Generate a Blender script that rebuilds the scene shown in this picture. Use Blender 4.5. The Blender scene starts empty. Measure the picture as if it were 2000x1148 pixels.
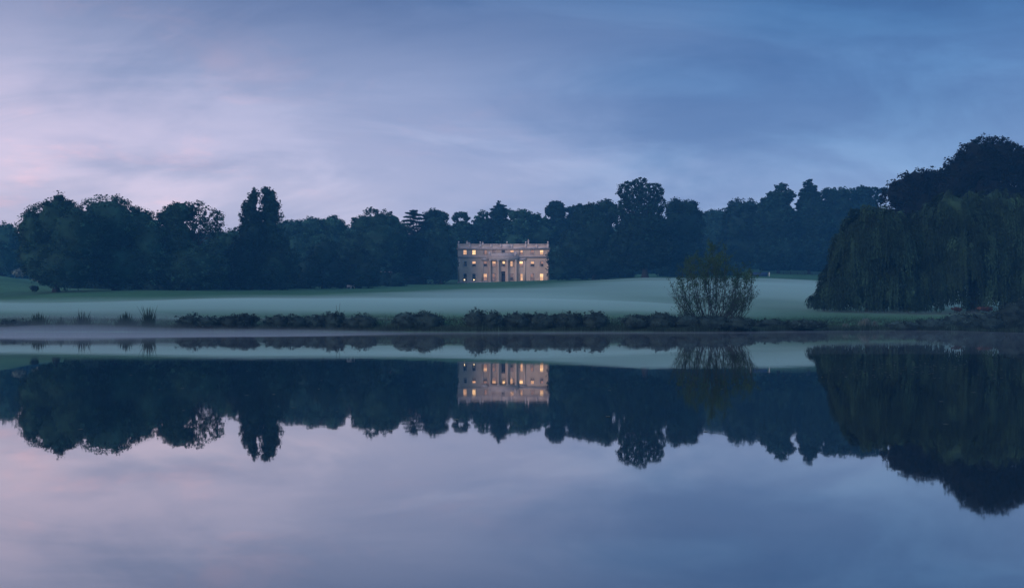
import bpy, math, random
import numpy as np

# ------------------------------------------------------------------ camera, sky, sun, exposure
F = 1944.4            # focal length in photograph pixels (35 mm on a 36 mm sensor, 2000 px wide)
EYE = 1.6             # camera height over the water
HOR = 620.6           # row of the horizon in the photograph
scene = bpy.context.scene
col = scene.collection
cam_d = bpy.data.cameras.new('camera')
cam = bpy.data.objects.new('camera', cam_d)
col.objects.link(cam)
cam.location = (0, 0, EYE)
cam.rotation_euler = (math.radians(90), 0, 0)
cam_d.lens = 35
cam_d.sensor_width = 36
cam_d.shift_y = (HOR - 574) / 2000
cam_d.clip_start = 0.2
cam_d.clip_end = 6000
scene.camera = cam


def lin(r, g, b, a=1.0):
    f = lambda c: (c / 255 / 12.92) if c / 255 <= 0.04045 else ((c / 255 + 0.055) / 1.055) ** 2.4
    return (f(r), f(g), f(b), a)


def nd(nt, kind, **kw):
    n = nt.nodes.new(kind)
    for k, v in kw.items():
        if k.startswith('i_'):
            key = k[2:]
            key = int(key) if key.isdigit() else key.replace('_', ' ')
            n.inputs[key].default_value = v
        else:
            setattr(n, k, v)
    return n


def ramp(nt, stops, interp='LINEAR'):
    n = nt.nodes.new('ShaderNodeValToRGB')
    n.color_ramp.interpolation = interp
    el = n.color_ramp.elements
    while len(el) < len(stops):
        el.new(0.5)
    for e, (p, c) in zip(el, stops):
        e.position = p
        e.color = c
    return n


SUN_DIR = (-0.60, -0.75, 0.28)
world = bpy.data.worlds.new('World')
scene.world = world
world.use_nodes = True
wt = world.node_tree
wt.nodes.clear()
L = wt.links.new
out = nd(wt, 'ShaderNodeOutputWorld')
bg = nd(wt, 'ShaderNodeBackground', i_Strength=1.0)
L(bg.outputs[0], out.inputs[0])
tc = nd(wt, 'ShaderNodeTexCoord')
sep = nd(wt, 'ShaderNodeSeparateXYZ')
L(tc.outputs['Generated'], sep.inputs[0])


def m(op, a, b=None, c=None):
    n = nd(wt, 'ShaderNodeMath', operation=op)
    for i, v in enumerate((a, b, c)):
        if v is None:
            continue
        if isinstance(v, (int, float)):
            n.inputs[i].default_value = v
        else:
            L(v, n.inputs[i])
    return n.outputs[0]


zc = m('MAXIMUM', sep.outputs['Z'], 0.0)
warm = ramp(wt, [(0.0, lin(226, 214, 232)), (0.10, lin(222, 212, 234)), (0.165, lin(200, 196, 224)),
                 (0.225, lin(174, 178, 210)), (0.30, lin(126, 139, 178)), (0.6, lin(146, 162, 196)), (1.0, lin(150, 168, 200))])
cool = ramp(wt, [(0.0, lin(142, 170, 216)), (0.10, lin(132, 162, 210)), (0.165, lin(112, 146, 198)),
                 (0.225, lin(86, 126, 182)), (0.30, lin(52, 100, 158)), (0.6, lin(106, 138, 186)), (1.0, lin(140, 162, 200))])  # both ramps brighten again above the frame, added to lift the ambient light
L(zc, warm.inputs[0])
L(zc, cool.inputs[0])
# cloud layer coordinates: the direction carried on to a high flat layer
den = m('ADD', zc, 0.36)
px_ = m('DIVIDE', sep.outputs['X'], den)
py_ = m('DIVIDE', sep.outputs['Y'], den)
cmb = nd(wt, 'ShaderNodeCombineXYZ')
L(px_, cmb.inputs[0])
L(py_, cmb.inputs[1])
mp = nd(wt, 'ShaderNodeMapping')
mp.inputs['Rotation'].default_value = (0, 0, math.radians(-14))
mp.inputs['Scale'].default_value = (0.75, 1.0, 1)
L(cmb.outputs[0], mp.inputs[0])
n1 = nd(wt, 'ShaderNodeTexNoise', i_Scale=2.0, i_Detail=7.0, i_Roughness=0.55, i_Distortion=0.6)
L(mp.outputs[0], n1.inputs['Vector'])
mp2 = nd(wt, 'ShaderNodeMapping')
mp2.inputs['Location'].default_value = (7.3, 2.1, 0)
mp2.inputs['Rotation'].default_value = (0, 0, math.radians(9))
mp2.inputs['Scale'].default_value = (0.9, 1.7, 1)
L(cmb.outputs[0], mp2.inputs[0])
n2 = nd(wt, 'ShaderNodeTexNoise', i_Scale=2.1, i_Detail=7.0, i_Roughness=0.58, i_Distortion=0.8)
L(mp2.outputs[0], n2.inputs['Vector'])
# azimuth mix warm (left, where the sun went down) to cool
az = nd(wt, 'ShaderNodeMapRange', interpolation_type='SMOOTHSTEP')
az.inputs['From Min'].default_value = -0.62
az.inputs['From Max'].default_value = 0.40
az_in = m('ADD', sep.outputs['X'], m('MULTIPLY', m('SUBTRACT', n1.outputs[0], 0.5), 0.35))
L(az_in, az.inputs['Value'])
base = nd(wt, 'ShaderNodeMix', data_type='RGBA')
L(az.outputs[0], base.inputs[0])
L(warm.outputs[0], base.inputs[6])
L(cool.outputs[0], base.inputs[7])
# dark slate cloud
dk = nd(wt, 'ShaderNodeMapRange', interpolation_type='SMOOTHSTEP')
dk.inputs['From Min'].default_value = 0.44
dk.inputs['From Max'].default_value = 0.70
dk.inputs['To Max'].default_value = 0.62
L(n1.outputs[0], dk.inputs['Value'])
slate = nd(wt, 'ShaderNodeMix', data_type='RGBA')
slate.blend_type = 'MULTIPLY'
slate.inputs[7].default_value = (0.50, 0.62, 0.74, 1)
L(dk.outputs[0], slate.inputs[0])
L(base.outputs[2], slate.inputs[6])
# light wisps
lt = nd(wt, 'ShaderNodeMapRange', interpolation_type='SMOOTHSTEP')
lt.inputs['From Min'].default_value = 0.42
lt.inputs['From Max'].default_value = 0.66
lt.inputs['To Max'].default_value = 0.8
L(n2.outputs[0], lt.inputs['Value'])
wisp = nd(wt, 'ShaderNodeMix', data_type='RGBA')
wisp.blend_type = 'MULTIPLY'
wc = nd(wt, 'ShaderNodeMix', data_type='RGBA')
wc.inputs[6].default_value = (1.36, 1.20, 1.14, 1)
wc.inputs[7].default_value = (1.35, 1.35, 1.22, 1)
L(az.outputs[0], wc.inputs[0])
L(lt.outputs[0], wisp.inputs[0])
L(slate.outputs[2], wisp.inputs[6])
L(wc.outputs[2], wisp.inputs[7])
# small peach coloured patches on the side of the afterglow
n3 = nd(wt, 'ShaderNodeTexNoise', i_Scale=5.0, i_Detail=6.0, i_Roughness=0.6, i_Distortion=0.4)
L(mp.outputs[0], n3.inputs['Vector'])
pe = nd(wt, 'ShaderNodeMapRange', interpolation_type='SMOOTHSTEP')
pe.inputs['From Min'].default_value = 0.52
pe.inputs['From Max'].default_value = 0.72
L(n3.outputs[0], pe.inputs['Value'])
pf = m('MULTIPLY', pe.outputs[0], m('SUBTRACT', 1.0, az.outputs[0]))
peach = nd(wt, 'ShaderNodeMix', data_type='RGBA')
peach.blend_type = 'MULTIPLY'
peach.inputs[7].default_value = (1.34, 1.08, 1.0, 1)
L(pf, peach.inputs[0])
L(wisp.outputs[2], peach.inputs[6])
# a little of the clear twilight sky shows through everywhere
sky = nd(wt, 'ShaderNodeTexSky')
sky.sky_type = 'NISHITA'
sky.sun_disc = False
sky.sun_elevation = math.radians(2)
sky.sun_rotation = math.atan2(SUN_DIR[0], SUN_DIR[1])
sk = nd(wt, 'ShaderNodeMix', data_type='RGBA')
sk.blend_type = 'ADD'
sk.inputs[0].default_value = 0.02
L(peach.outputs[2], sk.inputs[6])
L(sky.outputs[0], sk.inputs[7])
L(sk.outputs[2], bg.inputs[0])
world.cycles.sampling_method = 'MANUAL'
world.cycles.sample_map_resolution = 512

from mathutils import Vector
sun_d = bpy.data.lights.new('sun', 'SUN')
sun_d.energy = 1.25
sun_d.angle = math.radians(40)
sun_d.color = (1.0, 0.79, 0.77)
sun = bpy.data.objects.new('sun', sun_d)
sun.rotation_euler = Vector(SUN_DIR).to_track_quat('Z', 'Y').to_euler()
col.objects.link(sun)

scene.view_settings.view_transform = 'Standard'
scene.view_settings.look = 'None'
scene.view_settings.exposure = 0.0
scene.view_settings.gamma = 1.0
scene.cycles.max_bounces = 8
scene.cycles.diffuse_bounces = 2
scene.cycles.glossy_bounces = 3
scene.cycles.transmission_bounces = 2
scene.cycles.volume_bounces = 4
scene.cycles.use_denoising = True
scene.cycles.caustics_reflective = False
scene.cycles.caustics_refractive = False

# ------------------------------------------------------------------ helpers
RNG = np.random.default_rng(7)


def at(px, py, D):
    return np.array([(px - 1000) / F * D, D, EYE + (HOR - py) / F * D])


def tag(o, label=None, cat=None, group=None, kind=None):
    if label: o['label'] = label
    if cat: o['category'] = cat
    if group: o['group'] = group
    if kind: o['kind'] = kind
    return o


def link(name, me, mat=None, parent=None):
    o = bpy.data.objects.new(name, me)
    if mat is not None and len(me.materials) == 0:
        me.materials.append(mat)
    col.objects.link(o)
    if parent is not None:
        o.parent = parent
    return o


def empty(name, loc, label, cat, group=None, rz=0.0):
    o = bpy.data.objects.new(name, None)
    o.empty_display_size = 0.5
    o.location = [float(v) for v in loc]
    o.rotation_euler = (0, 0, rz)
    col.objects.link(o)
    return tag(o, label, cat, group)


def mesh_np(name, V, Fc, smooth=False):
    """V (n,3), Fc (k,m) faces of one size, or a list of such arrays."""
    V = np.asarray(V, dtype=np.float32)
    if not isinstance(Fc, list):
        Fc = [Fc]
    Fc = [np.asarray(f, dtype=np.int32) for f in Fc if len(f)]
    me = bpy.data.meshes.new(name)
    me.vertices.add(len(V))
    me.vertices.foreach_set('co', V.ravel())
    idx = np.concatenate([f.ravel() for f in Fc])
    tot = np.concatenate([np.full(len(f), f.shape[1], np.int32) for f in Fc])
    start = np.concatenate([[0], np.cumsum(tot)[:-1]]).astype(np.int32)
    me.loops.add(len(idx))
    me.loops.foreach_set('vertex_index', idx)
    me.polygons.add(len(tot))
    me.polygons.foreach_set('loop_start', start)
    me.polygons.foreach_set('loop_total', tot)
    if smooth:
        me.polygons.foreach_set('use_smooth', np.ones(len(tot), dtype=bool))
    me.update(calc_edges=True)
    return me


class MB:
    """collects boxes, tubes and leaf quads of one part"""
    def __init__(s):
        s.V, s.Q, s.T, s.n = [], [], [], 0
        s.tq, s.tt = [], []

    def add(s, V, Q=None, T=None, tint=1.0):
        V = np.asarray(V, float)
        s.V.append(V)
        if Q is not None and len(Q):
            s.Q.append(np.asarray(Q) + s.n)
            s.tq.append(np.broadcast_to(np.asarray(tint, np.float32), (len(Q),)))
        if T is not None and len(T):
            s.T.append(np.asarray(T) + s.n)
            s.tt.append(np.broadcast_to(np.asarray(tint, np.float32), (len(T),)))
        s.n += len(V)

    def box(s, x0, x1, y0, y1, z0, z1):
        V = [(x, y, z) for z in (z0, z1) for y in (y0, y1) for x in (x0, x1)]
        s.add(V, [(0, 2, 3, 1), (4, 5, 7, 6), (0, 1, 5, 4), (1, 3, 7, 5), (3, 2, 6, 7), (2, 0, 4, 6)])

    def tube(s, P, R, n=7):
        P = np.asarray(P, float)
        R = np.asarray(R, float)
        k = len(P)
        T = np.gradient(P, axis=0)
        T /= np.linalg.norm(T, axis=1)[:, None] + 1e-9
        ref = np.where(np.abs(T[:, 2:3]) > 0.9, np.array([[1.0, 0, 0]]), np.array([[0, 0, 1.0]]))
        A = np.cross(T, ref)
        A /= np.linalg.norm(A, axis=1)[:, None] + 1e-9
        B = np.cross(T, A)
        ang = np.linspace(0, 2 * np.pi, n, endpoint=False)
        V = (P[:, None, :] + R[:, None, None] * (np.cos(ang)[None, :, None] * A[:, None, :] + np.sin(ang)[None, :, None] * B[:, None, :])).reshape(-1, 3)
        Q = [(i * n + j, i * n + (j + 1) % n, (i + 1) * n + (j + 1) % n, (i + 1) * n + j) for i in range(k - 1) for j in range(n)]
        s.add(V, Q)

    def lathe(s, cx, cy, prof, n=12):
        ang = np.linspace(0, 2 * np.pi, n, endpoint=False)
        V = np.array([(cx + r * math.cos(a), cy + r * math.sin(a), z) for r, z in prof for a in ang])
        Q = [(i * n + j, i * n + (j + 1) % n, (i + 1) * n + (j + 1) % n, (i + 1) * n + j) for i in range(len(prof) - 1) for j in range(n)]
        s.add(V, Q)

    def leaves(s, C, U, W, tint=1.0):
        C, U, W = np.asarray(C), np.asarray(U), np.asarray(W)
        k = len(C)
        if k == 0: return
        V = np.stack([C + U, C + W, C - U, C - W], 1).reshape(-1, 3)
        s.add(V, np.arange(4 * k).reshape(k, 4), None, tint)

    def build(s, name, mat, parent=None, smooth=False):
        V = np.concatenate(s.V)
        fs = []
        if s.Q: fs.append(np.concatenate(s.Q))
        if s.T: fs.append(np.concatenate(s.T))
        me = mesh_np(name, V, fs, smooth)
        at_ = me.attributes.new('tint', 'FLOAT', 'FACE')
        at_.data.foreach_set('value', np.concatenate(s.tq + s.tt).astype(np.float32))
        return link(name, me, mat, parent)


def unit(n):
    d = RNG.normal(size=(n, 3))
    return d / np.linalg.norm(d, axis=1)[:, None]


def ico(sub=2):
    import bmesh
    bm = bmesh.new()
    bmesh.ops.create_icosphere(bm, subdivisions=sub, radius=1)
    V = np.array([v.co[:] for v in bm.verts])
    T = np.array([[v.index for v in f.verts] for f in bm.faces])
    bm.free()
    return V, T


ICO_V, ICO_T = ico(3)

# ------------------------------------------------------------------ materials


def material(name, colour, rough=0.9, var=0.25, scale=1.0, colour2=None, spec=0.2, bump=0.0, detail=4.0, obj_var=0.0, tint=False):
    mt = bpy.data.materials.new(name)
    mt.use_nodes = True
    nt = mt.node_tree
    bs = nt.nodes['Principled BSDF']
    bs.inputs['Roughness'].default_value = rough
    bs.inputs['Specular IOR Level'].default_value = spec
    tcn = nd(nt, 'ShaderNodeTexCoord')
    ns = nd(nt, 'ShaderNodeTexNoise', i_Scale=scale, i_Detail=detail, i_Roughness=0.6)
    nt.links.new(tcn.outputs['Object'], ns.inputs['Vector'])
    c2 = colour2 if colour2 else tuple(c * (1 - var) for c in colour)
    c1 = colour if colour2 else tuple(min(1, c * (1 + var)) for c in colour)
    r = ramp(nt, [(0.32, (*c2, 1)), (0.68, (*c1, 1))])
    nt.links.new(ns.outputs[0], r.inputs[0])
    last = r.outputs[0]
    if obj_var:
        oi = nd(nt, 'ShaderNodeObjectInfo')
        hs = nd(nt, 'ShaderNodeHueSaturation')
        mr = nd(nt, 'ShaderNodeMapRange')
        mr.inputs['To Min'].default_value = 1 - obj_var
        mr.inputs['To Max'].default_value = 1 + obj_var
        nt.links.new(oi.outputs['Random'], mr.inputs['Value'])
        nt.links.new(mr.outputs[0], hs.inputs['Value'])
        nt.links.new(last, hs.inputs['Color'])
        last = hs.outputs[0]
    if tint:
        an = nd(nt, 'ShaderNodeAttribute', attribute_name='tint')
        mm_ = nd(nt, 'ShaderNodeMix', data_type='RGBA')
        mm_.blend_type = 'MULTIPLY'
        mm_.inputs[0].default_value = 1
        nt.links.new(last, mm_.inputs[6])
        nt.links.new(an.outputs['Fac'], mm_.inputs[7])
        last = mm_.outputs[2]
    nt.links.new(last, bs.inputs['Base Color'])
    if bump:
        bp = nd(nt, 'ShaderNodeBump', i_Strength=bump, i_Distance=0.05)
        nt.links.new(ns.outputs[0], bp.inputs['Height'])
        nt.links.new(bp.outputs[0], bs.inputs['Normal'])
    return mt


M = {}
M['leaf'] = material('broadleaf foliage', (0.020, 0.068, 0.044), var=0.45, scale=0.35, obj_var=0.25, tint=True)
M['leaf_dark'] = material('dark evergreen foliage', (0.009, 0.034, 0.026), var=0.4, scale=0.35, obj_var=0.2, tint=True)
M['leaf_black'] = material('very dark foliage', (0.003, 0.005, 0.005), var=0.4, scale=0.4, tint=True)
M['willow'] = material('willow foliage', (0.034, 0.085, 0.045), var=0.6, scale=0.35, colour2=(0.012, 0.036, 0.026), tint=True)
M['olive'] = material('olive willow leaves', (0.044, 0.100, 0.030), var=0.4, scale=0.6, colour2=(0.020, 0.060, 0.030), tint=True)
M['bush'] = material('bank shrub leaves', (0.022, 0.045, 0.042), var=0.5, scale=0.8, obj_var=0.25, tint=True)
M['reed'] = material('reed blades', (0.030, 0.060, 0.042), var=0.4, scale=0.5, tint=True)
M['palereed'] = material('pale reed blades', (0.13, 0.18, 0.155), var=0.4, scale=1.5, tint=True)
M['russet'] = material('russet leaves', (0.085, 0.048, 0.036), var=0.5, scale=2.0, tint=True)
M['bark'] = material('bark', (0.032, 0.034, 0.034), var=0.4, scale=3.0, bump=0.4)
M['stem'] = material('willow stems', (0.045, 0.055, 0.05), var=0.3, scale=3.0)
M['stone'] = material('pale pinkish stone', (0.82, 0.64, 0.50), var=0.12, scale=0.45, colour2=(0.64, 0.50, 0.41), rough=0.85, detail=8)
M['stone_trim'] = material('dressed stone trim', (0.72, 0.63, 0.60), var=0.10, scale=1.5, rough=0.8)
M['lead'] = material('roof lead', (0.16, 0.17, 0.19), var=0.2, scale=1.0, rough=0.6)
M['paint'] = material('white window paint', (0.68, 0.66, 0.62), var=0.05, scale=2.0, rough=0.5)
M['doorpaint'] = material('dark door paint', (0.05, 0.06, 0.09), var=0.2, scale=2.0, rough=0.4)
M['curtain'] = material('curtain cloth', (0.50, 0.38, 0.30), var=0.15, scale=3.0)
M['white'] = material('weathered white paint', (0.75, 0.76, 0.74), var=0.1, scale=3.0)
M['hedge'] = material('clipped hedge', (0.030, 0.045, 0.040), var=0.4, scale=1.0, tint=True)
M['bluesheet'] = material('dark blue sheeting', (0.03, 0.06, 0.13), var=0.2, scale=1.0)
M['paleleaf'] = material('pale flowering leaves', (0.13, 0.18, 0.15), var=0.4, scale=0.6, tint=True)


def emit(name, colour, strength, scale=1.5):
    mt = bpy.data.materials.new(name)
    mt.use_nodes = True
    nt = mt.node_tree
    nt.nodes.clear()
    o = nd(nt, 'ShaderNodeOutputMaterial')
    e = nd(nt, 'ShaderNodeEmission', i_Strength=strength)
    tcn = nd(nt, 'ShaderNodeTexCoord')
    ns = nd(nt, 'ShaderNodeTexNoise', i_Scale=scale, i_Detail=1.0)
    nt.links.new(tcn.outputs['Object'], ns.inputs['Vector'])
    r = ramp(nt, [(0.35, tuple(c * 0.7 for c in colour) + (1,)), (0.62, tuple(colour) + (1,))])
    nt.links.new(ns.outputs[0], r.inputs[0])
    nt.links.new(r.outputs[0], e.inputs[0])
    nt.links.new(e.outputs[0], o.inputs[0])
    mt.cycles.emission_sampling = 'NONE'
    return mt


M['lit3'] = emit('lit glass bright', (1.0, 0.61, 0.29), 2.0)
M['lit2'] = emit('lit glass warm', (1.0, 0.55, 0.30), 1.15)
M['lit1'] = emit('lit glass dim', (0.75, 0.40, 0.30), 0.55)
M['lit0'] = emit('barely lit glass', (0.50, 0.33, 0.32), 0.42)
M['lamp'] = emit('table lamp glow', (1.0, 0.75, 0.4), 4.5)
g = bpy.data.materials.new('unlit window glass')
g.use_nodes = True
b_ = g.node_tree.nodes['Principled BSDF']
b_.inputs['Base Color'].default_value = (0.03, 0.035, 0.05, 1)
b_.inputs['Roughness'].default_value = 0.08
b_.inputs['Specular IOR Level'].default_value = 0.8
M['glass'] = g

# grass ground
gm = bpy.data.materials.new('meadow grass')
gm.use_nodes = True
nt = gm.node_tree
bs = nt.nodes['Principled BSDF']
bs.inputs['Roughness'].default_value = 0.95
bs.inputs['Specular IOR Level'].default_value = 0.1
tcn = nd(nt, 'ShaderNodeTexCoord')
na = nd(nt, 'ShaderNodeTexNoise', i_Scale=0.035, i_Detail=5.0)
nb = nd(nt, 'ShaderNodeTexNoise', i_Scale=0.9, i_Detail=6.0)
nt.links.new(tcn.outputs['Object'], na.inputs[0])
nt.links.new(tcn.outputs['Object'], nb.inputs[0])
ra = ramp(nt, [(0.35, (0.040, 0.120, 0.058, 1)), (0.65, (0.062, 0.172, 0.082, 1))])
rb = ramp(nt, [(0.3, (0.75, 0.75, 0.75, 1)), (0.7, (1.15, 1.15, 1.15, 1))])
nt.links.new(na.outputs[0], ra.inputs[0])
nt.links.new(nb.outputs[0], rb.inputs[0])
mx = nd(nt, 'ShaderNodeMix', data_type='RGBA')
mx.blend_type = 'MULTIPLY'
mx.inputs[0].default_value = 1
nt.links.new(ra.outputs[0], mx.inputs[6])
nt.links.new(rb.outputs[0], mx.inputs[7])
nt.links.new(mx.outputs[2], bs.inputs['Base Color'])
M['grass'] = gm

# water
wm = bpy.data.materials.new('still lake water')
wm.use_nodes = True
nt = wm.node_tree
nt.nodes.clear()
o_ = nd(nt, 'ShaderNodeOutputMaterial')
gl = nd(nt, 'ShaderNodeBsdfGlossy', i_Roughness=0.02)
gl.inputs['Color'].default_value = (1.0, 0.96, 0.94, 1)
df = nd(nt, 'ShaderNodeBsdfDiffuse')
df.inputs['Color'].default_value = (0.010, 0.016, 0.022, 1)
fr = nd(nt, 'ShaderNodeFresnel', i_IOR=2.5)
mxs = nd(nt, 'ShaderNodeMixShader')
tcn = nd(nt, 'ShaderNodeTexCoord')
mpn = nd(nt, 'ShaderNodeMapping')
mpn.inputs['Scale'].default_value = (1.0, 0.6, 1)
nt.links.new(tcn.outputs['Object'], mpn.inputs[0])
nz = nd(nt, 'ShaderNodeTexNoise', i_Scale=0.9, i_Detail=3.0)
nt.links.new(mpn.outputs[0], nz.inputs[0])
bp = nd(nt, 'ShaderNodeBump', i_Strength=0.05, i_Distance=0.02)
nt.links.new(nz.outputs[0], bp.inputs['Height'])
nt.links.new(bp.outputs[0], gl.inputs['Normal'])
nt.links.new(bp.outputs[0], fr.inputs['Normal'])
fmr = nd(nt, 'ShaderNodeMapRange')
fmr.inputs['To Min'].default_value = 0.42
nt.links.new(fr.outputs[0], fmr.inputs['Value'])
nt.links.new(fmr.outputs[0], mxs.inputs[0])
nt.links.new(df.outputs[0], mxs.inputs[1])
nt.links.new(gl.outputs[0], mxs.inputs[2])
nt.links.new(mxs.outputs[0], o_.inputs[0])
mp2_ = nd(nt, 'ShaderNodeMapping')
mp2_.inputs['Scale'].default_value = (0.02, 0.09, 1)
nt.links.new(tcn.outputs['Object'], mp2_.inputs[0])
nz2 = nd(nt, 'ShaderNodeTexNoise', i_Scale=1.0, i_Detail=4.0)
nt.links.new(mp2_.outputs[0], nz2.inputs[0])
rr_ = nd(nt, 'ShaderNodeMapRange')
rr_.inputs['From Min'].default_value = 0.40
rr_.inputs['From Max'].default_value = 0.72
rr_.inputs['To Min'].default_value = 0.008
rr_.inputs['To Max'].default_value = 0.05
nt.links.new(nz2.outputs[0], rr_.inputs['Value'])
nt.links.new(rr_.outputs[0], gl.inputs['Roughness'])
M['water'] = wm


def volume(name, colour, density, aniso=0.0):
    mt = bpy.data.materials.new(name)
    mt.use_nodes = True
    nt = mt.node_tree
    nt.nodes.clear()
    o = nd(nt, 'ShaderNodeOutputMaterial')
    v = nd(nt, 'ShaderNodeVolumePrincipled')
    v.inputs['Color'].default_value = (*colour, 1)
    v.inputs['Density'].default_value = density
    v.inputs['Anisotropy'].default_value = aniso
    nt.links.new(v.outputs[0], o.inputs['Volume'])
    return mt


# ------------------------------------------------------------------ terrain
TU = np.array([-600, -200, 0, 130, 300, 500, 600, 894, 1072, 1260, 1500, 1800, 2200, 2600], float)
TD = np.array([118, 135, 160, 225, 255, 300, 350, 420, 600, 1500, 3500], float)
TZ = np.array([
    # -600  -200    0    130   300   500   600   894  1072  1260  1500  1800  2200 2600
    [1.2,  1.2,  1.2,  1.2,  1.2,  1.2,  1.2,  1.2,  1.2,  1.2,  0.0,  0.0,  0.0, 0.0],
    [2.4,  2.2,  2.1,  2.1,  2.1,  2.1,  2.1,  2.1,  2.1,  2.1,  1.4,  1.2,  1.2, 1.2],
    [4.0,  3.2,  3.0,  3.0,  3.0,  3.0,  3.0,  3.0,  3.0,  3.0,  2.7,  2.4,  2.4, 2.4],
    [9.5,  8.0,  6.8,  7.7,  7.7,  7.3,  7.0,  6.2,  6.3,  6.6,  6.6,  5.4,  5.4, 5.4],
    [12.,  11.,  10.5, 9.0,  8.8,  8.7,  8.6,  8.2,  8.6,  9.3,  9.0,  7.4,  7.4, 7.4],
    [17.,  16.,  14.2, 10.6, 10.0, 10.2, 10.5, 11.2, 12.0, 13.2, 12.6, 10.4, 10., 10.],
    [18.,  17.5, 16.3, 12.4, 11.8, 12.4, 13.0, 13.85, 14.85, 15.8, 16.1, 14.0, 14., 14.],
    [20.,  19.,  18.5, 17.0, 16.0, 16.5, 17.0, 17.5, 18.5, 20.0, 22.2, 20.0, 20., 20.],
    [26.,  26.,  26.,  26.,  26.,  26.,  26.,  26.,  26.,  27.,  28.,  28.,  28., 28.],
    [30.] * 14,
    [32.] * 14])


def shore(x):
    x = np.asarray(x, float)
    t = np.clip((x - 20) / 30, 0, 1)
    t = t * t * (3 - 2 * t)
    return 113.2 + 14.0 * t + 0.5 * np.sin(x * 0.21) + 0.35 * np.sin(x * 0.53 + 1)


def hill(x, y):
    x = np.asarray(x, float)
    y = np.asarray(y, float)
    u = np.clip(1000 + x / np.maximum(y, 100) * F, TU[0], TU[-1])
    d = np.clip(y, TD[0], TD[-1])
    iu = np.clip(np.searchsorted(TU, u) - 1, 0, len(TU) - 2)
    idd = np.clip(np.searchsorted(TD, d) - 1, 0, len(TD) - 2)
    fu = (u - TU[iu]) / (TU[iu + 1] - TU[iu])
    fd = (d - TD[idd]) / (TD[idd + 1] - TD[idd])
    return (TZ[idd, iu] * (1 - fu) * (1 - fd) + TZ[idd, iu + 1] * fu * (1 - fd) + TZ[idd + 1, iu] * (1 - fu) * fd + TZ[idd + 1, iu + 1] * fu * fd)


def ground(x, y):
    x = np.asarray(x, float)
    y = np.asarray(y, float)
    h = hill(x, y) + 0.10 * np.sin(x * 0.13 + y * 0.05) * np.sin(y * 0.09)
    # distance into the land from the lake's edge (far shore, sides, near shore)
    s = np.maximum(y - shore(x), np.maximum(np.abs(x) - (150 + 12 * np.sin(y * 0.05)), -(y + 2.0 + 0.006 * np.abs(x) ** 1.3)))
    rise = np.clip((s + 0.8) / 5.5, 0, 1)
    rise = rise * rise * (3 - 2 * rise)
    near = np.where(y < 60, 0.9, 1.0)
    land = np.maximum(h, 0.55) * near
    return np.where(s < -0.8, -1.0 + 0.9 * np.clip((s + 6) / 5.2, 0, 1), -0.1 + (land + 0.1) * rise)


xs = np.concatenate([[-4000, -2500, -1500, -1000, -700], np.arange(-560, -180, 10), np.arange(-180, 180, 2.5), np.arange(180, 561, 10), [700, 1000, 1500, 2500, 4000]])
ys = np.concatenate([[-2500, -1000, -400, -150, -60, -30], np.arange(-20, 4, 1.5), np.arange(4, 100, 8), np.arange(100, 165, 1.0), np.arange(165, 440, 4), np.arange(440, 1000, 25), [1200, 1500, 2000, 2700, 3600, 4800]])
X, Y = np.meshgrid(xs, ys)
Z = ground(X, Y)
V = np.stack([X, Y, Z], -1).reshape(-1, 3)
nx, ny = len(xs), len(ys)
I = np.arange(nx * ny).reshape(ny, nx)
Q = np.stack([I[:-1, :-1], I[:-1, 1:], I[1:, 1:], I[1:, :-1]], -1).reshape(-1, 4)
tag(link('ground', mesh_np('ground', V, Q, True), M['grass']), kind='structure')


def GZ(x, y):
    return float(ground(x, y))


w = MB()
w.add([(-170, -12, 0), (170, -12, 0), (170, 150, 0), (-170, 150, 0)], [(0, 1, 2, 3)])
tag(w.build('lake_water', M['water']), kind='structure')

# ------------------------------------------------------------------ the house
HD = 350.0
HS = 0.02509                                   # metres for one pixel of the enlarged view of the facade
HX0, HY0, HZ0 = (894.1 - 1000) / F * HD, HD, 13.9
house = empty('country_house', (HX0, HY0, HZ0), 'three storey pale stone country house with lit windows standing on the lawn', 'house')
hx = lambda cx: (cx - 245) * HS
hz = lambda cy: (805 - cy) * HS
W = hx(1525)
DEP = 17.0
HROWS = [(676, 774), (501, 576), (346, 412)]   # lower, middle, upper window rows
HCOLS = [347, 472, 630, 752, 882, 1005, 1133, 1290, 1420]
HALF = 25
bot = -1.6
openings = []
for r, (a, b) in enumerate(HROWS):
    for c, cx in enumerate(HCOLS):
        if r == 0 and c == 4:
            openings.append((hx(cx - 27), hx(cx + 27), 0.15, hz(645), r, c))
        else:
            openings.append((hx(cx - HALF), hx(cx + HALF), hz(b), hz(a), r, c))
gx = sorted({0.0, W} | {round(v, 4) for o in openings for v in (o[0], o[1])})
gz = sorted({bot, hz(262)} | {round(v, 4) for o in openings for v in (o[2], o[3])})
fb = MB()
TH = 0.45
inside = lambda x, z: any(o[0] < x < o[1] and o[2] < z < o[3] for o in openings)
for i in range(len(gx) - 1):
    for j in range(len(gz) - 1):
        x0, x1, z0, z1 = gx[i], gx[i + 1], gz[j], gz[j + 1]
        if inside((x0 + x1) / 2, (z0 + z1) / 2):
            continue
        fb.add([(x0, 0, z0), (x1, 0, z0), (x1, 0, z1), (x0, 0, z1)], [(0, 1, 2, 3)])
for x0, x1, z0, z1, r, c in openings:
    x0, x1, z0, z1 = round(x0, 4), round(x1, 4), round(z0, 4), round(z1, 4)
    for A, B in (((x0, z0), (x1, z0)), ((x1, z0), (x1, z1)), ((x1, z1), (x0, z1)), ((x0, z1), (x0, z0))):
        fb.add([(A[0], 0, A[1]), (B[0], 0, B[1]), (B[0], TH, B[1]), (A[0], TH, A[1])], [(0, 1, 2, 3)])
fb.build('facade_wall', M['stone'], house)
sw = MB()
T = hz(262)
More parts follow.
